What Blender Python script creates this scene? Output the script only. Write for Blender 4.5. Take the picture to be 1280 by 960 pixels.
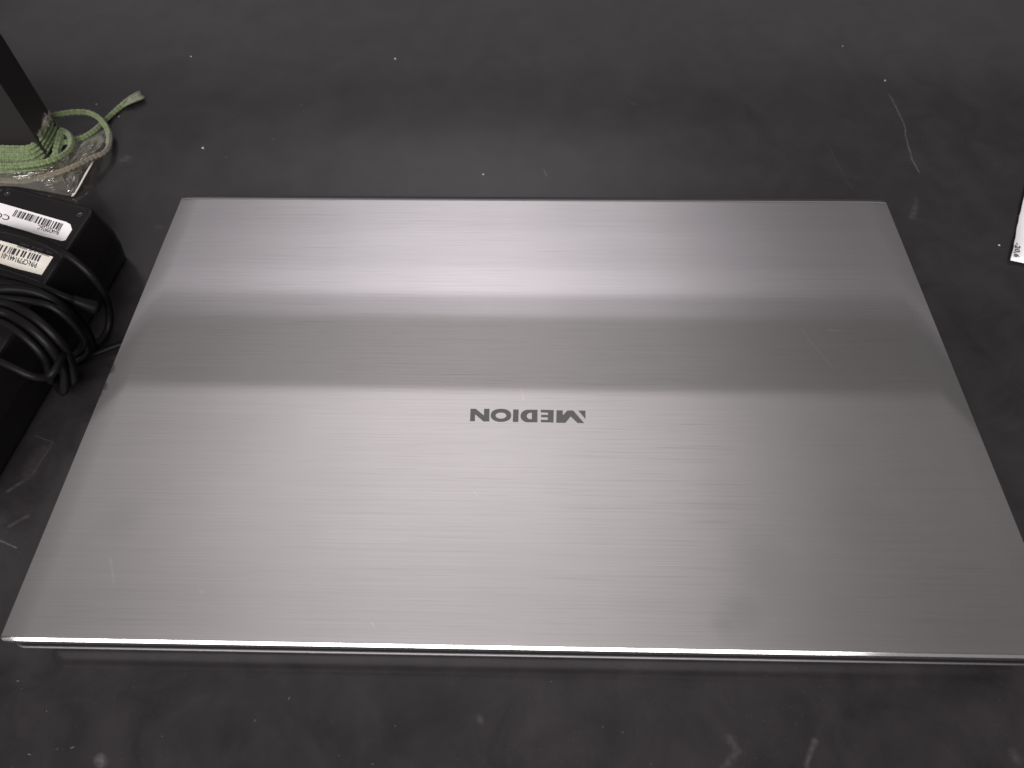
import bpy, bmesh, math, random
from mathutils import Vector, Matrix, Euler
for o in list(bpy.data.objects): bpy.data.objects.remove(o)
scn = bpy.context.scene
C = scn.collection
R = math.radians
rnd = random.Random(7)

# ------------------------------------------------------------ camera
CAM_P = Vector((-0.00183, -0.06834, 0.28907))
CAM_E = Euler((0.60319, 0.00923, 0.01935), 'XYZ')
FPX = 900.0
cd = bpy.data.cameras.new('camera'); cam = bpy.data.objects.new('camera', cd); C.objects.link(cam)
cam.location = CAM_P; cam.rotation_euler = CAM_E
cd.sensor_fit = 'HORIZONTAL'; cd.sensor_width = 36; cd.lens = 36 * FPX / 1280
cd.clip_start = 0.01; cd.clip_end = 50
cd.dof.use_dof = True; cd.dof.focus_distance = 0.33; cd.dof.aperture_fstop = 13
scn.camera = cam
# ------------------------------------------------------------ world, lamps, exposure
w = bpy.data.worlds.new('World'); scn.world = w; w.use_nodes = True
bg = w.node_tree.nodes['Background']; bg.inputs[0].default_value = (1.0, 0.95, 0.95, 1); bg.inputs[1].default_value = 0.06
scn.view_settings.view_transform = 'Standard'; scn.view_settings.look = 'None'
scn.view_settings.exposure = 0; scn.view_settings.gamma = 1; scn.view_settings.use_curve_mapping = False
CEIL = 1.52
# panel brightness along x, shaped so the lid reflection fades to both sides
PROFILE = [(-2.6, .13), (-1.9, .13), (-1.35, .23), (-1.02, .37), (-.69, .68), (-.36, .94), (-.1, .94), (.1, .86), (.43, .55), (.60, .37), (.76, .24), (.92, .165), (1.1, .12), (1.6, .10), (2.6, .12)]
def lamp(name, x0, x1, y0, y1, radiance, col=(1, .97, 1), profile=False):
    """added unseen panel facing down, radiance in render units"""
    l = bpy.data.lights.new(name, 'AREA'); l.shape = 'RECTANGLE'
    l.size = x1 - x0; l.size_y = y1 - y0; l.color = col
    l.energy = radiance * math.pi * (x1 - x0) * (y1 - y0)
    o = bpy.data.objects.new(name, l); C.objects.link(o)
    o.location = ((x0 + x1) / 2, (y0 + y1) / 2, CEIL)
    if profile:
        l.use_nodes = True; nt = l.node_tree; em = nt.nodes['Emission']
        g = nt.nodes.new('ShaderNodeNewGeometry'); sp = nt.nodes.new('ShaderNodeSeparateXYZ'); mr = nt.nodes.new('ShaderNodeMapRange')
        rp = nt.nodes.new('ShaderNodeValToRGB'); rp.color_ramp.interpolation = 'B_SPLINE'
        nt.links.new(g.outputs['Position'], sp.inputs[0]); nt.links.new(sp.outputs[0], mr.inputs[0])
        mr.inputs[1].default_value = -2.6; mr.inputs[2].default_value = 2.6
        while len(rp.color_ramp.elements) < len(PROFILE): rp.color_ramp.elements.new(.5)
        for e, (x, v) in zip(rp.color_ramp.elements, PROFILE): e.position = (x + 2.6) / 5.2; e.color = (v, v, v, 1)
        nt.links.new(mr.outputs[0], rp.inputs[0]); nt.links.new(rp.outputs[0], em.inputs['Strength'])
    return o
PINK, WARM = (1, .955, 1), (1, .955, .95)
ROWS = [(2.0, 2.40, .98, PINK), (1.80, 2.0, 1.05, PINK), (1.62, 1.80, 1.15, PINK), (1.50, 1.62, 1.30, PINK), (1.41, 1.50, .78, PINK), (1.125, 1.41, .47, WARM),
        (.95, 1.125, 1.06, WARM), (.85, .95, 1.05, WARM), (.77, .85, 1.02, WARM), (.70, .77, .98, WARM), (.64, .70, .94, WARM), (.58, .64, .90, WARM), (.52, .58, .86, WARM), (.46, .52, .82, WARM), (.40, .46, .81, WARM), (.36, .40, .88, WARM), (.33, .36, 1.05, WARM)]
for y0, y1, rad, col in ROWS: lamp('band_light', -2.6, 2.6, y0, y1, rad, col, True)  # unseen rows, graded to put bright and dim bands into the lid reflection
lamp('band_light_far', -2.6, 2.6, 2.78, 4.3, .28, PINK)  # added panel, lifts the desk reflection beyond the dark band
lamp('fill_light_behind', -1.6, .9, -2.9, -.85, 11, (1, .97, .97))  # added unseen fill: brightens paper and labels, whitens the lid's front edge

def at(px, py, z=0.0):
    d = CAM_E.to_matrix() @ Vector(((px - 640) / FPX, (480 - py) / FPX, -1))
    return CAM_P + d * ((z - CAM_P.z) / d.z)

# ------------------------------------------------------------ node helpers
class NT:
    def __init__(s, name):
        s.m = bpy.data.materials.new(name); s.m.use_nodes = True
        s.t = s.m.node_tree; s.b = s.t.nodes['Principled BSDF']; s.out = s.t.nodes['Material Output']
        s.tc = s.n('ShaderNodeTexCoord')
    def n(s, typ, **kw):
        nd = s.t.nodes.new(typ)
        for k, v in kw.items(): setattr(nd, k, v)
        return nd
    def l(s, a, b): s.t.links.new(a, b)
    def math(s, op, a, b=None, clamp=False):
        nd = s.n('ShaderNodeMath', operation=op); nd.use_clamp = clamp
        for i, v in enumerate((a, b)):
            if v is None: continue
            if isinstance(v, (int, float)): nd.inputs[i].default_value = v
            else: s.l(v, nd.inputs[i])
        return nd.outputs[0]
    def mapping(s, scale, src='Object', loc=(0, 0, 0)):
        mp = s.n('ShaderNodeMapping'); mp.inputs['Scale'].default_value = scale; mp.inputs['Location'].default_value = loc
        s.l(s.tc.outputs[src], mp.inputs[0]); return mp.outputs[0]
    def noise(s, vec, scale, detail=2, rough=.5, dist=0):
        nd = s.n('ShaderNodeTexNoise'); nd.inputs['Scale'].default_value = scale; nd.inputs['Detail'].default_value = detail
        nd.inputs['Roughness'].default_value = rough; nd.inputs['Distortion'].default_value = dist
        s.l(vec, nd.inputs['Vector']); return nd.outputs[0]
    def ramp(s, fac, a, b, ca=(0, 0, 0, 1), cb=(1, 1, 1, 1)):
        nd = s.n('ShaderNodeValToRGB'); nd.color_ramp.elements[0].position = a; nd.color_ramp.elements[1].position = b
        nd.color_ramp.elements[0].color = ca; nd.color_ramp.elements[1].color = cb
        s.l(fac, nd.inputs[0]); return nd.outputs[0]
    def mix(s, fac, a, b, blend='MIX'):
        nd = s.n('ShaderNodeMix', data_type='RGBA', blend_type=blend)
        for i, v in ((0, fac), (6, a), (7, b)):
            if isinstance(v, (int, float, tuple)): nd.inputs[i].default_value = v
            else: s.l(v, nd.inputs[i])
        return nd.outputs[2]
    def bump(s, h, strength, dist, to=None):
        nd = s.n('ShaderNodeBump'); nd.inputs['Strength'].default_value = strength; nd.inputs['Distance'].default_value = dist
        s.l(h, nd.inputs['Height']); 
        s.l(nd.outputs[0], (to or s.b).inputs['Normal']); return nd.outputs[0]
    def segdist(s, vec, p, q):
        """distance from a point to the segment p-q in the xy plane"""
        d = (q[0]-p[0], q[1]-p[1]); L2 = d[0]**2 + d[1]**2
        sub = s.n('ShaderNodeVectorMath', operation='SUBTRACT'); s.l(vec, sub.inputs[0]); sub.inputs[1].default_value = (p[0], p[1], 0)
        dot = s.n('ShaderNodeVectorMath', operation='DOT_PRODUCT'); s.l(sub.outputs[0], dot.inputs[0]); dot.inputs[1].default_value = (d[0]/L2, d[1]/L2, 0)
        t = s.math('ADD', dot.outputs['Value'], 0, clamp=True)
        sc = s.n('ShaderNodeVectorMath', operation='SCALE'); sc.inputs[0].default_value = (d[0], d[1], 0); s.l(t, sc.inputs['Scale'])
        e = s.n('ShaderNodeVectorMath', operation='DISTANCE'); s.l(sub.outputs[0], e.inputs[0]); s.l(sc.outputs[0], e.inputs[1])
        return e.outputs['Value']

def simple(name, col, rough=.5, metal=0, **kw):
    t = NT(name); t.b.inputs['Base Color'].default_value = (*col, 1); t.b.inputs['Roughness'].default_value = rough
    t.b.inputs['Metallic'].default_value = metal
    for k, v in kw.items(): t.b.inputs[k].default_value = v
    return t

def marks(t, vec, segs):
    """fine scratches: list of (p, q, width, strength)"""
    tot = None
    flat = t.n('ShaderNodeVectorMath', operation='MULTIPLY'); t.l(vec, flat.inputs[0]); flat.inputs[1].default_value = (1, 1, 0)
    wn = t.n('ShaderNodeTexNoise'); wn.inputs['Scale'].default_value = 90; wn.inputs['Detail'].default_value = 2; t.l(flat.outputs[0], wn.inputs['Vector'])
    off = t.n('ShaderNodeVectorMath', operation='MULTIPLY_ADD'); t.l(wn.outputs['Color'], off.inputs[0])
    off.inputs[1].default_value = (.0024, .0024, 0); t.l(flat.outputs[0], off.inputs[2])
    gaps = t.noise(flat.outputs[0], 420, 2)
    gaps = t.ramp(gaps, .35, .6)
    for p, q, wd, st in segs:
        p = (p[0] + .0012, p[1] + .0012); q = (q[0] + .0012, q[1] + .0012)
        d = t.segdist(off.outputs[0], p, q)
        m = t.math('SUBTRACT', 1.0, t.math('DIVIDE', d, wd), clamp=True)
        m = t.math('MULTIPLY', m, st)
        tot = m if tot is None else t.math('MAXIMUM', tot, m)
    return t.math('MULTIPLY', tot, t.math('ADD', t.math('MULTIPLY', gaps, .6), .4))

# brushed aluminium of the lid: sharp along y, spread along x
def brushed():
    t = NT('brushed_aluminium')
    fine = t.noise(t.mapping((10, 3400, 1)), 1, 3, .6)
    mid = t.noise(t.mapping((18, 2200, 1), loc=(3, 1, 0)), 1, 4, .7)
    rare = t.noise(t.mapping((22, 1500, 1), loc=(9, 4, 0)), 1, 2, .5)
    rare = t.ramp(rare, .60, .70)
    patch = t.ramp(t.noise(t.mapping((6, 9, 1), loc=(2, 2, 0)), 1, 3, .5), .38, .62)
    v = t.math('ADD', t.math('MULTIPLY', fine, .15), t.math('MULTIPLY', mid, .08))
    v = t.math('ADD', v, .475)
    v = t.math('SUBTRACT', v, t.math('MULTIPLY', t.math('MULTIPLY', rare, patch), .09))
    smud = t.noise(t.mapping((14, 14, 1), loc=(1, 5, 0)), 1, 4, .55)
    v = t.math('MULTIPLY', v, t.math('ADD', t.math('MULTIPLY', smud, .16), .92))
    sv = t.tc.outputs['Object']
    A = lambda x, y: (at(x, y, .0215).x, at(x, y, .0215).y-.24256/2)
    sm = None
    for (x, y, r, st) in [(925, 765, .0085, .09), (945, 700, .014, .07), (1080, 640, .02, .06), (150, 655, .012, .07), (1040, 560, .02, .05), (905, 780, .006, .1)]:
        c = A(x, y)
        dn = t.n('ShaderNodeVectorMath', operation='DISTANCE'); t.l(sv, dn.inputs[0]); dn.inputs[1].default_value = (c[0], c[1], .0215)
        m = t.math('MULTIPLY', t.math('SUBTRACT', 1.0, t.math('DIVIDE', t.math('ADD', dn.outputs['Value'], t.math('MULTIPLY', t.math('SUBTRACT', smud, .5), .02)), r), clamp=True), st)
        sm = m if sm is None else t.math('MAXIMUM', sm, m)
    v = t.math('MULTIPLY', v, t.math('SUBTRACT', 1.0, sm))
    sc = marks(t, sv, [(A(1000, 410), A(1012, 425), .00035, .5), (A(1012, 425), A(1041, 458), .0003, .45), (A(1036, 412), A(1046, 414), .0005, .5),
                       (A(652, 485), A(653, 500), .0003, .3), (A(465, 778), A(468, 783), .0004, .4), (A(137, 700), A(142, 730), .0006, .3),
                       (A(592, 615), A(596, 622), .0004, .3), (A(250, 738), A(256, 741), .0006, .25)])
    v = t.math('ADD', v, t.math('MULTIPLY', sc, .35))
    cc = t.n('ShaderNodeCombineColor'); t.l(v, cc.inputs[0]); t.l(t.math('MULTIPLY', v, .965), cc.inputs[1]); t.l(t.math('MULTIPLY', v, .972), cc.inputs[2])
    tv = t.n('ShaderNodeVectorTransform', vector_type='VECTOR', convert_from='OBJECT', convert_to='WORLD'); tv.inputs[0].default_value = (0, 1, 0)
    def gl(rough, an):
        g = t.n('ShaderNodeBsdfAnisotropic'); g.distribution = 'BECKMANN'
        g.inputs['Roughness'].default_value = rough; g.inputs['Anisotropy'].default_value = an
        t.l(cc.outputs[0], g.inputs['Color']); t.l(tv.outputs[0], g.inputs['Tangent']); return g
    g1 = gl(.088, .55); g2 = gl(.42, .2)
    g3 = t.n('ShaderNodeBsdfDiffuse'); t.l(cc.outputs[0], g3.inputs[0])
    m1 = t.n('ShaderNodeMixShader'); m1.inputs[0].default_value = .11; t.l(g1.outputs[0], m1.inputs[1]); t.l(g2.outputs[0], m1.inputs[2])
    m2 = t.n('ShaderNodeMixShader'); m2.inputs[0].default_value = .03; t.l(m1.outputs[0], m2.inputs[1]); t.l(g3.outputs[0], m2.inputs[2])
    bp = t.n('ShaderNodeBump'); bp.inputs['Strength'].default_value = .25; bp.inputs['Distance'].default_value = .00001
    t.l(fine, bp.inputs['Height'])
    for g in (g2, g3): t.l(bp.outputs[0], g.inputs['Normal'])
    t.l(m2.outputs[0], t.out.inputs[0])
    return t.m
M = {'lid': brushed()}

def desk_mat():
    t = NT('dark_desk_laminate'); ov = t.tc.outputs['Object']
    big = t.noise(ov, 7, 5, .6); med = t.noise(ov, 38, 5, .65, .6)
    wipe = t.noise(t.mapping((60, 14, 1)), 1, 4, .6)
    sp = t.ramp(t.noise(ov, 900, 2, .5), .66, .76)
    hair = t.ramp(t.noise(t.mapping((520, 900, 1)), 1, 2, .6, 2.5), .68, .76)
    dusty = t.ramp(t.noise(ov, 16, 4, .6), .40, .68)
    v = t.math('ADD', t.math('MULTIPLY', big, .014), t.math('MULTIPLY', med, .026))
    v = t.math('ADD', v, t.math('MULTIPLY', wipe, .008)); v = t.math('ADD', v, -.0095)
    v = t.math('ADD', v, t.math('MULTIPLY', t.math('MULTIPLY', sp, dusty), .030))
    v = t.math('ADD', v, t.math('MULTIPLY', t.math('MULTIPLY', hair, dusty), .040))
    A = lambda x, y: at(x, y)[:2]
    segs = []
    pl = [(1112, 118), (1124, 142), (1131, 160), (1136, 185), (1140, 200), (1149, 216)]
    for i in range(5): segs.append((A(*pl[i]), A(*pl[i+1]), .0006, .14))
    pl = [(1035, 180), (1048, 208), (1068, 240)]
    for i in range(2): segs.append((A(*pl[i]), A(*pl[i+1]), .0005, .03))
    segs += [(A(0, 675), A(20, 685), .0005, .12), (A(10, 614), A(32, 600), .0012, .05), (A(12, 658), A(34, 645), .0012, .05),
             (A(45, 545), A(66, 553), .0004, .05), (A(66, 553), A(40, 595), .0005, .05), (A(56, 560), A(36, 592), .006, .018),
             (A(1018, 926), A(1008, 958), .0016, .06), (A(912, 922), A(922, 940), .0022, .035), (A(922, 940), A(905, 960), .002, .035),
             (A(1144, 258), A(1141, 272), .0028, .05), (A(1145, 248), A(1142, 262), .0016, .03),
             (A(1268, 943), A(1272, 949), .003, .03), (A(599, 899), A(600, 902), .002, .05), (A(124, 949), A(127, 953), .0026, .12),
             (A(195, 283), A(201, 285), .0024, .03), (A(680, 213), A(684, 220), .0007, .1), (A(784, 125), A(796, 132), .0008, .05)]
    sc = t.math('MULTIPLY', marks(t, ov, segs), .6)
    v = t.math('ADD', v, sc)
    # ring-shaped dried stain
    c = A(157, 199); dn = t.n('ShaderNodeVectorMath', operation='DISTANCE'); t.l(ov, dn.inputs[0]); dn.inputs[1].default_value = (c[0], c[1], 0)
    wob = t.noise(ov, 260, 3, .6)
    q = t.math('ADD', dn.outputs['Value'], t.math('MULTIPLY', t.math('SUBTRACT', wob, .5), .007))
    st = t.math('MULTIPLY', t.math('SUBTRACT', 1.0, t.math('DIVIDE', q, .0055), clamp=True), t.ramp(wob, .4, .6))
    v = t.math('ADD', v, t.math('MULTIPLY', st, .05))
    cc = t.n('ShaderNodeCombineColor'); t.l(v, cc.inputs[0]); t.l(t.math('MULTIPLY', v, .87), cc.inputs[1]); t.l(t.math('MULTIPLY', v, .94), cc.inputs[2])
    t.l(cc.outputs[0], t.b.inputs['Base Color'])
    rg = t.math('ADD', t.math('MULTIPLY', med, .16), .32); t.l(rg, t.b.inputs['Roughness']); t.b.inputs['Coat Weight'].default_value = .62; t.b.inputs['Coat Roughness'].default_value = .15; t.b.inputs['Coat IOR'].default_value = 1.6
    t.b.inputs['IOR'].default_value = 1.38
    t.bump(t.math('ADD', t.noise(ov, 700, 3, .6), t.math('MULTIPLY', sc, 1.5)), .16, .0001)
    return t.m
M['desk'] = desk_mat()

def mat_simple(key, *a, bumpscale=None, bs=.3, bd=.0001, **kw):
    t = simple(key, *a, **kw)
    if bumpscale: t.bump(t.noise(t.tc.outputs['Object'], bumpscale, 3, .6), bs, bd)
    M[key] = t.m
    return t
mat_simple('silver_base_edge', (.10, .094, .098), .42, 1, bumpscale=1500, bs=.25)
mat_simple('dark_lid_edge', (.12, .105, .11), .38, .9, bumpscale=900)
mat_simple('black_plastic', (.006, .005, .005), .45, 0, **{'Specular IOR Level': .3}, bumpscale=2200, bs=.35, bd=.00008)
mat_simple('black_rubber_gap', (.008, .008, .008), .7)
mat_simple('logo_grey', (.105, .10, .102), .5, .3)
mat_simple('ink_black', (.03, .028, .03), .6)
mat_simple('glossy_cable', (.005, .0045, .0045), .46, 0, **{'Specular IOR Level': .13}, bumpscale=600, bs=.2, bd=.0001)
mat_simple('embossed_plastic', (.03, .028, .028), .25, 0)
mat_simple('white_crumb', (.45, .4, .38), .7)
mat_simple('dark_plastic_block', (.013, .011, .011), .5, 0, bumpscale=1500, bs=.3)
t = mat_simple('white_label', (.74, .70, .71), .45); n = t.noise(t.tc.outputs['Object'], 60, 3)
t.l(t.ramp(n, .2, .8, (.72, .68, .69, 1), (.86, .83, .835, 1)), t.b.inputs['Base Color'])
t = mat_simple('yellowed_label', (.62, .57, .5), .5); n = t.noise(t.tc.outputs['Object'], 80, 3)
t.l(t.ramp(n, .25, .75, (.56, .51, .44, 1), (.76, .72, .66, 1)), t.b.inputs['Base Color'])
t = mat_simple('white_paper', (.86, .84, .86), .7, bumpscale=500, bs=.15)

def cord_mat(name, a, b):
    t = NT(name)
    uv = t.n('ShaderNodeUVMap'); 
    def wave(sx, sy):
        mp = t.n('ShaderNodeMapping'); mp.inputs['Scale'].default_value = (sx, sy, 1); t.l(uv.outputs[0], mp.inputs[0])
        sp = t.n('ShaderNodeSeparateXYZ'); t.l(mp.outputs[0], sp.inputs[0])
        return t.math('SINE', t.math('MULTIPLY', t.math('ADD', sp.outputs[0], sp.outputs[1]), 6.28318))
    h = t.math('MULTIPLY', wave(330, 2), wave(330, -2))
    h01 = t.math('ADD', t.math('MULTIPLY', h, .5), .5)
    n = t.noise(t.tc.outputs['Object'], 420, 3, .65)
    f = t.math('ADD', t.math('MULTIPLY', h01, .32), t.math('MULTIPLY', n, .75))
    t.l(t.ramp(f, .25, .8, (*a, 1), (*b, 1)), t.b.inputs['Base Color'])
    t.b.inputs['Roughness'].default_value = .85; t.b.inputs['Sheen Weight'].default_value = .3
    t.bump(t.math('ADD', h01, t.noise(t.tc.outputs['Object'], 2500, 2)), .9, .0003)
    return t.m
M['green_cord'] = cord_mat('green_braided_cord', (.028, .045, .014), (.19, .245, .10))
M['faded_cord'] = cord_mat('faded_frayed_cord', (.10, .115, .07), (.26, .28, .19))
M['drab_cord'] = cord_mat('drab_braided_cord', (.05, .04, .026), (.19, .165, .11))

def plastic_film():
    t = NT('clear_crinkled_film')
    tr = t.n('ShaderNodeBsdfTransparent'); tr.inputs[0].default_value = (.93, .91, .88, 1)
    gl = t.n('ShaderNodeBsdfGlossy'); gl.inputs['Roughness'].default_value = .16; gl.inputs['Color'].default_value = (1, .97, .9, 1)
    df = t.n('ShaderNodeBsdfTranslucent'); df.inputs[0].default_value = (.75, .68, .6, 1)
    d2 = t.n('ShaderNodeBsdfDiffuse'); d2.inputs[0].default_value = (.6, .56, .5, 1)
    fr = t.n('ShaderNodeLayerWeight'); fr.inputs[0].default_value = .35
    m1 = t.n('ShaderNodeMixShader'); t.l(t.math('ADD', t.math('MULTIPLY', fr.outputs['Facing'], .6), .16, clamp=True), m1.inputs[0]); t.l(tr.outputs[0], m1.inputs[1]); t.l(gl.outputs[0], m1.inputs[2])
    md = t.n('ShaderNodeMixShader'); md.inputs[0].default_value = .6; t.l(df.outputs[0], md.inputs[1]); t.l(d2.outputs[0], md.inputs[2])
    m2 = t.n('ShaderNodeMixShader'); m2.inputs[0].default_value = .16; t.l(m1.outputs[0], m2.inputs[1]); t.l(md.outputs[0], m2.inputs[2])
    bp = t.n('ShaderNodeBump'); bp.inputs['Strength'].default_value = .7; bp.inputs['Distance'].default_value = .0012
    t.l(t.noise(t.tc.outputs['Object'], 55, 2, .5, 1.2), bp.inputs['Height'])
    t.l(bp.outputs[0], gl.inputs['Normal']); t.l(m2.outputs[0], t.out.inputs[0])
    return t.m
M['film'] = plastic_film()

# ------------------------------------------------------------ mesh helpers
def link(name, bm, mat, parent=None, smooth=False, mats=None):
    me = bpy.data.meshes.new(name); bm.to_mesh(me); bm.free()
    for m in (mats or [mat]): me.materials.append(M[m])
    if smooth:
        for p in me.polygons: p.use_smooth = True
    o = bpy.data.objects.new(name, me); C.objects.link(o)
    if parent: o.parent = parent
    return o
def tag(o, label=None, cat=None, group=None, kind=None):
    for k, v in (('label', label), ('category', cat), ('group', group), ('kind', kind)):
        if v: o[k] = v
    return o
def empty(name, loc=(0, 0, 0)):
    o = bpy.data.objects.new(name, None); o.empty_display_size = .02; C.objects.link(o); o.location = loc
    return o
def catmull(P, step=.0012):
    P = [Vector(p) for p in P]; P = [P[0]*2-P[1]] + P + [P[-1]*2-P[-2]]; out = []
    for i in range(1, len(P)-2):
        a, b, c, d = P[i-1:i+3]; n = max(3, int((c-b).length/step))
        for k in range(n):
            t = k/n
            out.append(.5*((2*b)+(-a+c)*t+(2*a-5*b+4*c-d)*t*t+(-a+3*b-3*c+d)*t**3))
    out.append(P[-2]); return out
def tube(bm, P, r, seg=12, braid=0, step=.0012, rfun=None):
    pts = catmull(P, step); uvl = bm.loops.layers.uv.verify()
    T0 = (pts[1]-pts[0]).normalized(); N = T0.cross(Vector((0, 0, 1)))
    if N.length < .1: N = T0.cross(Vector((1, 0, 0)))
    N.normalize(); rings = []; s = 0; ss = []
    for i, p in enumerate(pts):
        T = (pts[min(i+1, len(pts)-1)]-pts[max(i-1, 0)]).normalized()
        N = (N - T*N.dot(T)).normalized(); B = T.cross(N)
        if i: s += (p-pts[i-1]).length
        ss.append(s); ring = []
        for k in range(seg):
            a = 2*math.pi*k/seg
            rr = r if rfun is None else r*rfun(i/(len(pts)-1))
            if braid: rr *= 1+braid*math.sin(s*2070/2+a*2)*math.sin(s*2070/2-a*2)
            ring.append(bm.verts.new(p+(N*math.cos(a)+B*math.sin(a))*rr))
        rings.append(ring)
    for i in range(len(rings)-1):
        for k in range(seg):
            f = bm.faces.new((rings[i][k], rings[i][(k+1) % seg], rings[i+1][(k+1) % seg], rings[i+1][k])); f.smooth = True
            for lp, (u, v) in zip(f.loops, ((ss[i], k/seg), (ss[i], (k+1)/seg), (ss[i+1], (k+1)/seg), (ss[i+1], k/seg))): lp[uvl].uv = (u, v)
    bm.faces.new(rings[0][::-1]); bm.faces.new(rings[-1])
def rrect(hx, hy, r, cx, cy, n=8):
    out = []
    for sx, sy, a0 in ((1, 1, 0), (-1, 1, 90), (-1, -1, 180), (1, -1, 270)):
        for k in range(n+1):
            a = R(a0+90*k/n); out.append((cx+sx*(hx-r)+r*math.cos(a), cy+sy*(hy-r)+r*math.sin(a)))
    return out
def rrect_dense(hx, hy, r, cx, cy):
    """rounded outline with extra points along its straight sides, closer together near the corners"""
    P_ = rrect(hx, hy, r, cx, cy, 6); out = []
    fr = [0, .004, .008, .012, .016, .02, .024, .03, .038, .05, .1, .2, .35, .5]; fr = fr+[1-f for f in fr[-2::-1]]
    for i in range(len(P_)):
        a, b = P_[i], P_[(i+1) % len(P_)]
        if (i+1) % 7 == 0:
            out += [(a[0]+(b[0]-a[0])*f, a[1]+(b[1]-a[1])*f) for f in fr[:-1]]
        else: out.append(a)
    return out
def loft(bm, rings, cap0=True, cap1=True):
    vr = [[bm.verts.new(v) for v in r] for r in rings]; n = len(vr[0])
    for a, b in zip(vr, vr[1:]):
        for k in range(n): bm.faces.new((a[k], a[(k+1) % n], b[(k+1) % n], b[k]))
    if cap0: bm.faces.new(vr[0][::-1])
    if cap1: bm.faces.new(vr[-1])
    bmesh.ops.recalc_face_normals(bm, faces=bm.faces)
    return vr

# ------------------------------------------------------------ desk
bm = bmesh.new()
loft(bm, [[(x, y, z) for x, y in rrect(.9, .55, .004, 0, .28)] for z in (-.03, -.0008)] + [[(x, y, 0) for x, y in rrect(.8992, .5492, .004, 0, .28)]])
desk = link('desk', bm, 'desk'); tag(desk, 'dark grey scuffed laminate desktop under everything', kind='structure')

# ------------------------------------------------------------ laptop
W, D, Z = .3862, .24256, .0215
lap = empty('laptop', (0, D/2, 0))
tag(lap, 'closed silver laptop with brushed metal lid and grey upside-down lettering', 'laptop')
off = Vector((0, -D/2, 0))
def shift(bm): bmesh.ops.translate(bm, verts=bm.verts, vec=off)
CY = D/2
bm = bmesh.new(); rings = []
# side wall, then soft roll-off towards the flat top
rings.append([(x, y, .0168) for x, y in rrect_dense(W/2-.0004, D/2-.0004, .0015, 0, CY)])
rings.append([(x, y, .0180) for x, y in rrect_dense(W/2, D/2, .0017, 0, CY)])
rings.append([(x, y, .0194) for x, y in rrect_dense(W/2, D/2, .0017, 0, CY)])
K = 34
for t in sorted([i/K for i in range(1, K+1)]+[(e/.0054)**(1/1.5) for e in (.0009, .00095, .0010, .00105, .0011, .00115, .0012, .00125, .00130, .00135, .0014, .00145, .0015, .00155, .0016, .0017)]):
    ix, iy = .0108*t**1.5, .0054*t**1.5
    z = Z - .0013*(1-t)**2.1
    rings.append([(x, y, z) for x, y in rrect_dense(W/2-ix, D/2-iy, .0017, 0, CY)])
vr = loft(bm, rings)
for r_ in vr[3:]:
    for v in r_:
        tx = min(1, max(0, (W/2-abs(v.co.x))/.0105)); tf = min(1, max(0, v.co.y/.0042)); tb = min(1, max(0, (D-v.co.y)/.0055))
        df = max(0, .0013-v.co.y); df = (df*df/.0006 if df < .0003 else df-.00015)
        v.co.z = Z-.00042*(1-tx)**2-.50*df-.0016*(1-tb)**2
shift(bm)
lid = link('lid', bm, 'lid', lap, smooth=True, mats=['lid', 'dark_lid_edge'])
me = lid.data
for p in me.polygons:
    c = p.center
    if abs(p.normal.z) < .75: p.material_index = 1
md = lid.modifiers.new('ws', 'WEIGHTED_NORMAL'); md.keep_sharp = True
# gap and base
bm = bmesh.new()
loft(bm, [[(x, y, z) for x, y in rrect(W/2-.0020, D/2-.0014, .003, 0, CY)] for z in (.0130, .0170)]); shift(bm)
link('lid_seal', bm, 'black_rubber_gap', lap)
bm = bmesh.new()
prof = [(.0034, .0014), (.0024, .0030), (.0018, .0075), (.0014, .0104), (.0012, .0112), (.0002, .0120), (-.0006, .0130), (-.0007, .0134), (-.0005, .0138), (.0004, .0139), (.0016, .0136), (.0030, .0133)]
loft(bm, [[(x, y, z) for x, y in rrect(W/2-d, D/2-d, .0058, 0, CY)] for d, z in prof]); shift(bm)
base = link('base', bm, 'silver_base_edge', lap, smooth=True)
for p in base.data.polygons:
    if p.center.z < .0110: p.material_index = 0
for sx in (-1, 1):
    for sy in (.03, D-.03):
        bm = bmesh.new()
        loft(bm, [[(x, y, z) for x, y in rrect(.018, .004, .003, sx*.15, sy)] for z in (0.0002, .0030)]); shift(bm)
        link('rubber_foot', bm, 'black_rubber_gap', lap)
# hinge strip along the back edge
bm = bmesh.new()
loft(bm, [[(x, y, z) for x, y in rrect(W/2-.03, .0022, .002, 0, D-.0012)] for z in (.0125, .0170)]); shift(bm)
link('hinge', bm, 'black_plastic', lap)
# lettering
LP = {
 'N': [[(180,198),(222,198),(288,252),(288,198),(332,198),(331,299),(284,299),(217,241),(215,297),(176,297)]],
 'I': [[(522,203),(566,204),(563,303),(518,302)]],
 'E': [[(742,206),(846,208),(844,307),(742,305),(742,286),(798,287),(798,266),(745,265),(745,246),(800,247),(800,228),(742,226)]],
 'M': [[(868,210),(918,211),(919,250),(955,212),(1001,211),(1090,313),(1037,311),(981,259),(940,310),(866,309)], [(1043,212),(1100,213),(1100,281)]],
}
def ell(cx, cy, rx, ry, n=36, p=2.0):
    o = []
    for k in range(n):
        a = 2*math.pi*k/n; c, s = math.cos(a), math.sin(a)
        o.append((cx+rx*math.copysign(abs(c)**(2/p), c), cy+ry*math.copysign(abs(s)**(2/p), s)))
    return o
def half(cx, x1, cy, rx, ry, n=18):   # D turned round: flat side at x1, bow towards -x
    return [(x1, cy-ry)] + [(cx-rx*math.sin(math.pi*k/n), cy-ry*math.cos(math.pi*k/n)) for k in range(n+1)] + [(x1, cy+ry)]
ZL = Z+.00006
def P(q): v = at(560+q[0]/6.4, 480+q[1]/6.4, ZL); return (v.x, v.y-D/2, ZL)
bm = bmesh.new()
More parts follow.
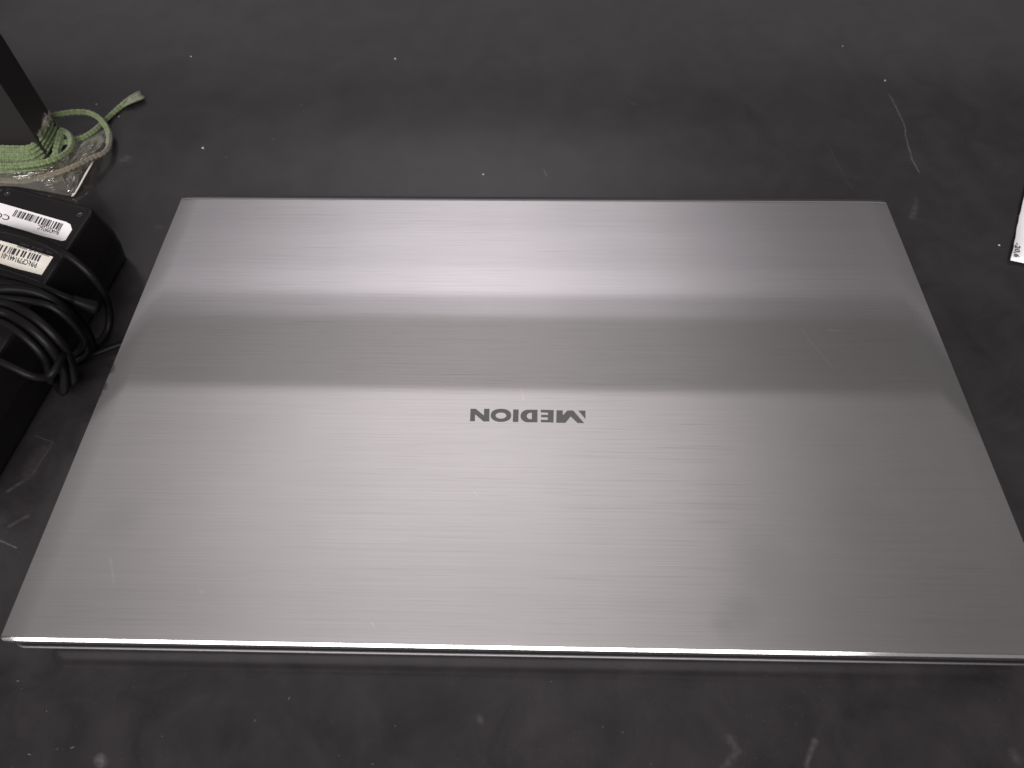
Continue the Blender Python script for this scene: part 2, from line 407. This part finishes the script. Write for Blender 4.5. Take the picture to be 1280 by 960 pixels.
for lst in LP.values():
    for poly in lst: bm.faces.new([bm.verts.new(P(q)) for q in poly])
def ringpoly(o_, i_):
    a = [bm.verts.new(P(q)) for q in o_]; b = [bm.verts.new(P(q)) for q in i_]; n = len(a)
    for k in range(n): bm.faces.new((a[k], a[(k+1) % n], b[(k+1) % n], b[k]))
ringpoly(ell(424, 250, 82, 52, p=2.2), ell(424, 252, 43, 25, p=2.0))
ringpoly(half(640, 716, 255.5, 60, 50), half(660, 671, 255.5, 30, 26))
bmesh.ops.recalc_face_normals(bm, faces=bm.faces)
for f in bm.faces:
    if f.normal.z < 0: f.normal_flip()
lg = link('logo_lettering', bm, 'logo_grey', lid)

# ------------------------------------------------------------ power adapter
H = .036
TR = Vector((-.2261, .2137, 0)); U = Vector((-.0537, .0175, 0)); Ulen = U.length; U.normalize()
V = Vector((-.0051, -.0505, 0)).normalized(); L = .15
adp = empty('power_adapter', TR+U*Ulen/2+V*L/2)
tag(adp, 'black plastic power adapter brick with two white barcode labels', 'power adapter')
def adq(u, v, z): return TR+U*u+V*v+Vector((0, 0, z))-adp.location     # u across, v along
def skew_ring(e, z, r=.004, n=5):
    # rounded outline grown by e
    hw, hl = Ulen/2+e, L/2+e; rr = max(r+e, .001)
    return [adq(Ulen/2+x, L/2+y, z) for x, y in rrect(hw, hl, rr, 0, 0, n)]
bm = bmesh.new()
loft(bm, [skew_ring(.0002, .0008), skew_ring(.0026, .0022), skew_ring(.0042, .010), skew_ring(.0042, .0180)]); link('lower_shell', bm, 'black_plastic', adp)
bm = bmesh.new()
loft(bm, [skew_ring(.0036, .0180), skew_ring(.0036, .0186)], False, False); link('seam', bm, 'black_rubber_gap', adp)
bm = bmesh.new()
loft(bm, [skew_ring(.0041, .0186), skew_ring(.0018, .0300), skew_ring(.0008, .0345), skew_ring(.0002, .0356), skew_ring(-.0008, H), skew_ring(-.0016, H), skew_ring(-.0022, H-.0004)])
us = link('upper_shell', bm, 'black_plastic', adp)
for o in adp.children:
    for p in o.data.polygons: p.use_smooth = False
# labels: corners given as photo positions on the top face
HT = H-.0004
def flat_poly(pts, z, mat, name, parent, org):
    bm = bmesh.new()
    top = [bm.verts.new(at(x, y, z)-org) for x, y in pts]
    f = bm.faces.new(top)
    if f.normal.z < 0: f.normal_flip()
    f.normal_update()
    if f.normal.z < 0: bmesh.ops.reverse_faces(bm, faces=[f])
    r = bmesh.ops.extrude_face_region(bm, geom=[f]); vs = [e for e in r['geom'] if isinstance(e, bmesh.types.BMVert)]
    bmesh.ops.translate(bm, verts=vs, vec=(0, 0, -.00012))
    bmesh.ops.recalc_face_normals(bm, faces=bm.faces)
    return link(name, bm, mat, parent)
zl = HT+.00022
lab1 = flat_poly([(-45, 240), (0, 253.5), (21, 259.5), (50, 268), (83, 277.5), (88, 280.5), (90, 287), (84, 296.5), (82, 300), (77, 301), (50, 294), (0, 279), (-45, 265)], zl, 'white_label', 'label', adp, adp.location)
lab2 = flat_poly([(-45, 286), (0, 300.5), (20, 306), (45, 314.5), (66.5, 321), (52, 343.5), (20, 335.5), (0, 329), (-45, 315)], zl, 'yellowed_label', 'label', adp, adp.location)
lab1['label'] = 'white barcode label with clipped corners'; lab2['label'] = 'yellowed barcode label partly under the cable'
def bars(p0, p1, hvec, n, parent, org, z, seed):
    """barcode from photo point p0 to p1, bars along hvec"""
    rr = random.Random(seed); bm = bmesh.new(); s = 0; ws = []
    for i in range(n): ws.append((rr.choice((.5, 1, 1, 1.8)), rr.choice((.5, .6, 1, 1.4))))
    tot = sum(a+b for a, b in ws); a0 = at(*p0, z); a1 = at(*p1, z); hv = at(p0[0]+hvec[0], p0[1]+hvec[1], z)-a0
    for a, b in ws:
        q0 = a0.lerp(a1, s/tot); q1 = a0.lerp(a1, (s+a)/tot); s += a+b
        bm.faces.new([bm.verts.new(v-org) for v in (q0, q1, q1+hv, q0+hv)])
    for f in bm.faces:
        f.normal_update()
        if f.normal.z < 0: f.normal_flip()
    return link('barcode', bm, 'ink_black', parent)
bars((20, 262), (80, 280), (-5, 8), 24, lab1, adp.location, zl+.00008, 3)
bars((-12, 302), (54, 320), (-4.5, 7.5), 17, lab2, adp.location, zl+.00008, 5)
def text(body, p_start, p_end, p_up, z, parent, org, mat='ink_black', name='printed_text', bold=.0):
    """print whose baseline runs from p_start to p_end (photo positions at height z); p_up shows where the letter tops point"""
    cu = bpy.data.curves.new(name, 'FONT'); cu.body = body; cu.size = 1; cu.offset = bold; cu.resolution_u = 2
    tmp = bpy.data.objects.new('tmp', cu); C.objects.link(tmp)
    bpy.context.view_layer.update()
    me = bpy.data.meshes.new_from_object(tmp.evaluated_get(bpy.context.evaluated_depsgraph_get())); bpy.data.objects.remove(tmp)
    a = at(*p_start, z); b = at(*p_end, z); c = at(*p_up, z)
    w_ = max(v.co.x for v in me.vertices); h_ = .7
    X = (b-a)/w_; Y = (c-a)/h_
    for v in me.vertices: v.co = a-org+X*v.co.x+Y*v.co.y
    me.materials.append(M[mat])
    bm = bmesh.new(); bm.from_mesh(me)
    for f in bm.faces:
        f.normal_update()
        if f.normal.z < 0: f.normal_flip()
    bm.to_mesh(me); bm.free()
    o = bpy.data.objects.new(name, me); C.objects.link(o); o.parent = parent
    return o
zt = zl+.00008
text('8H420926C', (74.5, 288), (48, 280.5), (73, 294), zt, lab1, adp.location, bold=.01)
text('CCB2', (13.5, 270), (-18, 260.5), (11, 276.5), zt, lab1, adp.location, bold=.01)
text('P/N:CP791441-01', (47, 328.5), (3.5, 316), (45, 335), zt, lab2, adp.location, bold=.02)
# embossed writing and screws
for x, y in ((9.5, 242.5), (100, 268.5)):
    bm = bmesh.new(); c = at(x, y, HT)-adp.location
    loft(bm, [[(c.x+r*math.cos(a*math.pi/6), c.y+r*math.sin(a*math.pi/6), HT+dz) for a in range(12)] for r, dz in ((.0016, -.0002), (.0016, .00025), (.0009, .00025), (.0006, -.0001))])
    link('screw', bm, 'embossed_plastic', adp)
def emboss(p0, p1, rows, seed):
    rr = random.Random(seed); bm = bmesh.new(); a, b = at(*p0, HT), at(*p1, HT); n = 26
    X = (b-a).normalized(); Y = Vector((X.y, -X.x, 0))
    for r in range(rows):
        for k in range(n):
            if rr.random() < .2: continue
            c = a.lerp(b, (k+.5)/n)+Y*(r*.0021)-adp.location; w_ = (b-a).length/n*.33; h = .0006
            vs = [c+X*sx*w_+Y*sy*h for sx, sy in ((-1, -1), (1, -1), (1, 1), (-1, 1))]
            lo = [(v.x, v.y, HT-.0001) for v in vs]; hi = [(v.x*.9+c.x*.1, v.y*.9+c.y*.1, HT+.00025) for v in vs]
            loft(bm, [lo, hi])
    return link('embossed_rating_text', bm, 'embossed_plastic', adp)
emboss((24, 304), (66, 317), 2, 1)
emboss((-20, 350), (30, 360), 3, 2)
emboss((-20, 418), (2, 424), 3, 4)

# ------------------------------------------------------------ coiled cable over the adapter
cab = empty('power_cable', at(60, 400, 0))
tag(cab, 'glossy black power cable coiled in loops round the adapter brick', 'cable')
ct = H+.0024
def strand(pts, r=.0021, name='loop'):
    bm = bmesh.new(); tube(bm, [at(x, y, z)-cab.location for x, y, z in pts], r*.9, 12, step=.003)
    return link(name, bm, 'glossy_cable', cab)
strand([(-60, 281, .041), (-15, 284, .042), (20, 290, .042), (55, 302, .042), (85, 319, .041), (112, 342, .034), (130, 366, .022), (137, 390, .011), (135, 412, .004), (122, 430, .0025), (95, 442, .0025)])
strand([(-60, 330, .040), (-10, 338, .040), (20, 347, .040), (50, 358, .040), (80, 371, .036), (104, 379, .030)], .0022)
strand([(-60, 362, .042), (-10, 362, .044), (25, 362, .044), (55, 369, .042), (82, 388, .036), (100, 414, .024), (106, 442, .010), (58, 462, .006), (10, 450, .008)], .0023)
strand([(-60, 366, .041), (-10, 376, .044), (18, 383, .044), (45, 398, .045), (72, 424, .038), (88, 450, .024), (90, 478, .010), (58, 462, .006), (10, 450, .008)], .0023)
strand([(-60, 382, .041), (-10, 388, .045), (14, 394, .044), (42, 412, .044), (66, 438, .036), (80, 464, .020), (78, 490, .008), (58, 462, .006), (10, 450, .008)], .0023)
strand([(-60, 356, .044), (-5, 371, .044), (35, 376, .044), (66, 384, .044), (92, 406, .034), (104, 432, .018), (58, 462, .006), (10, 450, .008)], .0017)
strand([(-60, 349, .041), (-10, 353, .041), (25, 357, .041), (65, 372, .038), (92, 392, .028), (110, 415, .015), (112, 440, .005), (58, 462, .006), (10, 450, .008)], .0021)
strand([(-60, 392, .041), (-10, 399, .042), (10, 406, .042), (35, 424, .040), (56, 448, .032), (64, 476, .016), (58, 462, .006), (10, 450, .008)], .0021)
strand([(-60, 435, .041), (-10, 448, .041), (18, 460, .040), (40, 470, .037), (60, 471, .033), (72, 458, .034), (80, 436, .030)], .0019)
strand([(70, 450, .004), (98, 446, .003), (122, 441, .0025), (146, 432, .0025), (172, 424, .0022), (200, 416, .0022)], .0017)
# round plug at the end of one loop
bm = bmesh.new(); tube(bm, [at(x, y, z)-cab.location for x, y, z in ((90, 375, .033), (104, 380, .030), (116, 384, .027), (123, 386, .025))], .0036, 14, step=.002, rfun=lambda t: (.72+.5*t) if t < .8 else .55)
link('plug', bm, 'glossy_cable', cab)

# ------------------------------------------------------------ upright dark block
bF = at(68, 209); bB = at(84, 176)
bk = empty('upright_block', (bF+bB)/2)
tag(bk, 'upright dark plastic block wrapped at its foot in green cord', 'block')
ux = Vector((-1, .03, 0)); hh = .0715
bm = bmesh.new(); q = [bF, bB, bB+ux*.09, bF+ux*.09]
cen = sum(q, Vector())/4
loft(bm, [[(v.x-bk.location.x, v.y-bk.location.y, z) for v in q] for z in (.0005, hh)])
bmesh.ops.bevel(bm, geom=[e for e in bm.edges], offset=.0009, segments=2, affect='EDGES', profile=.5)
link('body', bm, 'dark_plastic_block', bk)
bm = bmesh.new(); fq = [cen+(v-cen)*.97 for v in q]
loft(bm, [[(v.x-bk.location.x, v.y-bk.location.y, z) for v in fq] for z in (hh+.0001, hh+.0010)])
link('top_plate', bm, 'embossed_plastic', bk)

# ------------------------------------------------------------ green cord
cord = empty('green_cord', at(90, 190))
tag(cord, 'green braided cord wound round the dark block with a frayed tail', 'cord')
def cordp(pts, r=.00155, mat='green_cord', name='strand', rfun=None, seg=14):
    bm = bmesh.new(); tube(bm, [at(x, y, z)-cord.location for x, y, z in pts], r, seg, braid=.22, step=.0006, rfun=rfun)
    return link(name, bm, mat, cord)
# wound turns: along the front face, round the corner, up across the right face
for i, (y0, z0) in enumerate(((185, .0160), (191, .0132), (197, .0104), (203, .0076))):
    zz = z0
    cordp([(-60, y0-1, zz), (-15, y0-1, zz), (15, y0, zz), (36, y0-.5+i*.4, zz), (46+i*2.2, y0-7-i*.2, zz+.001), (53+i*3.2, 168+i*4, zz+.003), (60+i*3.6, 152+i*5, zz+.002), (60+i*4, 144+i*5.5, zz)])
cordp([(-60, 205, .013), (-15, 206, .014), (15, 207.5, .014), (45, 205, .014), (68, 199, .013), (84, 190, .011), (90, 179, .010), (86, 168, .010), (77, 164, .010), (73, 176, .010), (69, 190, .008)], .0017)
cordp([(-30, 214, .006), (15, 213, .008), (40, 211, .008), (62, 206, .007), (74, 198, .005)], .0016)
cordp([(76, 166, .010), (76, 176, .009), (72, 188, .007), (64, 198, .005)], .0016)
cordp([(62, 146, .014), (75, 143, .013), (92, 140.5, .012), (110, 141, .010), (123, 147, .008), (132, 157, .006), (137, 170, .004), (136, 180, .0035)], .0017)
# tail towards the frayed end
cordp([(74, 180, .008), (90, 176, .007), (104, 172, .0055), (118, 163, .004), (128, 154, .0026), (138, 144.5, .0016), (150, 134, .0015), (160, 126.5, .0017)], .0015, rfun=lambda t: 1 if t < .8 else 1+(t-.8)*2)
bm = bmesh.new(); rr = random.Random(3)
for k in range(46):
    a = rr.uniform(-1, 1); ln = rr.uniform(.8, 1.08); zz = rr.uniform(.0006, .0032)
    p0 = at(151+a*.9, 133+a*1.2, .0016); p1 = at(163+a*2.6, 125+a*3.6, zz); p2 = at(168+9.5*ln+a*3.2, 121.5-3*ln+a*4.6+rr.uniform(-.5, .5), zz*.7+.0004)
    tube(bm, [v-cord.location for v in (p0, p1, p2)], .00042, 5, step=.003)
link('frayed_end', bm, 'faded_cord', cord)
cordp([(137, 168, .0045), (136, 182, .004), (130, 191, .005), (117, 197, .0065), (98, 206, .0085), (78, 214, .0085), (55, 221, .006), (32, 226, .004), (10, 226, .004), (-20, 222, .003), (-60, 215, .003)], .0015, 'drab_cord', 'drab_strand')

# ------------------------------------------------------------ clear crumpled bag under the cord
bag = empty('plastic_bag', at(85, 215)); tag(bag, 'small crumpled clear plastic bag under the green cord', 'plastic bag')
outl = [(22, 233), (58, 239.5), (89, 245.5), (93, 243), (105, 223), (118, 199), (128, 186), (136, 172), (131, 160), (112, 164), (92, 170), (72, 186), (48, 204), (20, 212), (-30, 214), (-60, 222), (-30, 232)]
def film(name, outl, c, amp, seed, parent, rings=9, z0=.0008, edge_z=None):
    rr = random.Random(seed); bm = bmesh.new(); n0 = len(outl); fine = []
    for i in range(n0):
        a, b = outl[i], outl[(i+1) % n0]
        for k in range(4): fine.append((a[0]+(b[0]-a[0])*k/4, a[1]+(b[1]-a[1])*k/4))
    n = len(fine); fold = [rr.uniform(0, 1) for _ in range(n)]
    rows = []
    for j in range(rings):
        s = 1-j/rings; row = []
        for i, (x, y) in enumerate(fine):
            px, py = c[0]+(x-c[0])*s, c[1]+(y-c[1])*s
            z = z0+(amp*math.sin(min(1, (1-s)*1.5)*math.pi/2))*(.45+.55*fold[(i*2+j) % n]*(1 if (i+j) % 2 else .35))+rr.uniform(0, amp*.12)
            row.append(bm.verts.new(at(px, py, z)-parent.location))
        rows.append(row)
    cv = bm.verts.new(at(c[0], c[1], z0+amp*.7)-parent.location)
    for a, b in zip(rows, rows[1:]):
        for k in range(n): bm.faces.new((a[k], a[(k+1) % n], b[(k+1) % n], b[k]))
    for k in range(n): bm.faces.new((rows[-1][k], rows[-1][(k+1) % n], cv))
    bmesh.ops.recalc_face_normals(bm, faces=bm.faces)
    o = link(name, bm, 'film', parent)
    sm = o.modifiers.new('s', 'SUBSURF'); sm.levels = 1; sm.render_levels = 1
    return o
film('film', outl, (82, 210), .009, 11, bag)
# folded bright rim of the bag and its thick seam
bm = bmesh.new(); tube(bm, [at(x, y, z)-bag.location for x, y, z in ((90, 245, .0010), (93.5, 242, .0014), (100, 231, .003), (107, 218, .004), (114, 206, .004), (119, 197, .003))], .0005, 8, step=.001)
mat_simple('clear_seam', (.80, .77, .68), .18, 0, bumpscale=400, bs=.4, bd=.0004); link('seam', bm, 'clear_seam', bag)
# small tuft of crushed film poking up beside the block
tuft = empty('film_scrap', at(58, 168)); tag(tuft, 'crushed scrap of clear film stuck to the dark block above the cord', 'plastic scrap')
rr = random.Random(21)
bm = bmesh.new()
for cx, cy, s in ((57, 152, 8), (59, 143, 6), (49, 166, 6), (63, 148, 5), (55, 158, 6)):
    c0 = None
    for k in range(7):
        vs = []
        for m in range(3):
            vs.append(bm.verts.new(at(cx+rr.uniform(-s, s)*.75, cy+rr.uniform(-s, s)*1.1, .0215+rr.uniform(-.002, .004))-tuft.location))
        bm.faces.new(vs)
sc_ = link('film', bm, 'film', tuft)

# ------------------------------------------------------------ paper at the right edge
pp = empty('paper_slip', at(1300, 290)); tag(pp, 'white paper slip at right edge with small printed digits', 'paper')
bm = bmesh.new()
c0, c1 = at(1261.5, 327.5, .0006), at(1284, 222, .0006); e = (at(1300, 335, .0006)-c0).normalized()*.075
rows = []; n = 16
for i in range(n+1):
    for_row = []
    for j in range(9):
        v = c0.lerp(c1, i/n)+e*(j/8); v.z = .0006+.0010*(1+math.sin(i*.7+j*.5))*.5+(.0008*(1-j/2) if j < 2 else 0)
        if j == 0: v = v+e.normalized()*rnd.uniform(-.00025, .00025)
        for_row.append(bm.verts.new(v-pp.location))
    rows.append(for_row)
for a, b in zip(rows, rows[1:]):
    for k in range(8): bm.faces.new((a[k], a[k+1], b[k+1], b[k]))
bmesh.ops.recalc_face_normals(bm, faces=bm.faces)
sh = link('sheet', bm, 'white_paper', pp, smooth=True)
md = sh.modifiers.new('t', 'SOLIDIFY'); md.thickness = .00012; md.offset = 0
text('-20,6', (1269.5, 303), (1268.0-.2, 321), (1276, 304.5), .0030, sh, pp.location, bold=.02)

# ------------------------------------------------------------ crumbs
crs = [(494, 74, 'pale crumb beyond the laptop, nearest the dark band', .9), (239, 71, 'pale crumb at upper left of the desk', .7), (254, 185.5, 'whitish crumb just above the laptop back left corner', 1.0),
       (604, 218.5, 'pale crumb close behind the middle of the laptop', .8), (1106, 101, 'tiny crumb above the long scratch', .6), (1053, 58, 'tiny crumb at upper right of the desk', .6),
       (1248.5, 307, 'tiny white crumb left of the paper slip', .7), (121, 130.5, 'tiny crumb left of the frayed cord end', .5), (149, 146, 'small crumb below the frayed cord end', .5)]
for i, (x, y, lb, s) in enumerate(crs):
    bm = bmesh.new(); bmesh.ops.create_icosphere(bm, subdivisions=2, radius=.00075*s)
    for v in bm.verts: v.co *= rnd.uniform(.75, 1.25); v.co.z *= .6
    o = link('crumb', bm, 'white_crumb'); p = at(x, y); o.location = (p.x, p.y, .0004*s); tag(o, lb, 'crumb', 'crumbs lying on the desk')
bm = bmesh.new()
for i in range(130):
    if rnd.random() < .5: x, y = rnd.uniform(-.25, .05), rnd.uniform(-.06, -.006)
    else: x, y = rnd.uniform(-.2, .35), rnd.uniform(.25, .36)
    s = rnd.uniform(.00006, .00018); a = rnd.uniform(0, 3.14); ln = s*rnd.choice((1, 1, 2, 5))
    q = [(x+math.cos(a)*ln, y+math.sin(a)*ln), (x-math.sin(a)*s, y+math.cos(a)*s), (x-math.cos(a)*ln, y-math.sin(a)*ln), (x+math.sin(a)*s, y-math.cos(a)*s)]
    loft(bm, [[(u, v, .00002) for u, v in q], [(u, v, .00016) for u, v in q]])
mat_simple('grey_dust', (.11, .10, .10), .8)
tag(link('dust', bm, 'grey_dust'), 'fine pale dust and lint scattered over the dark desk', 'dust', kind='stuff')
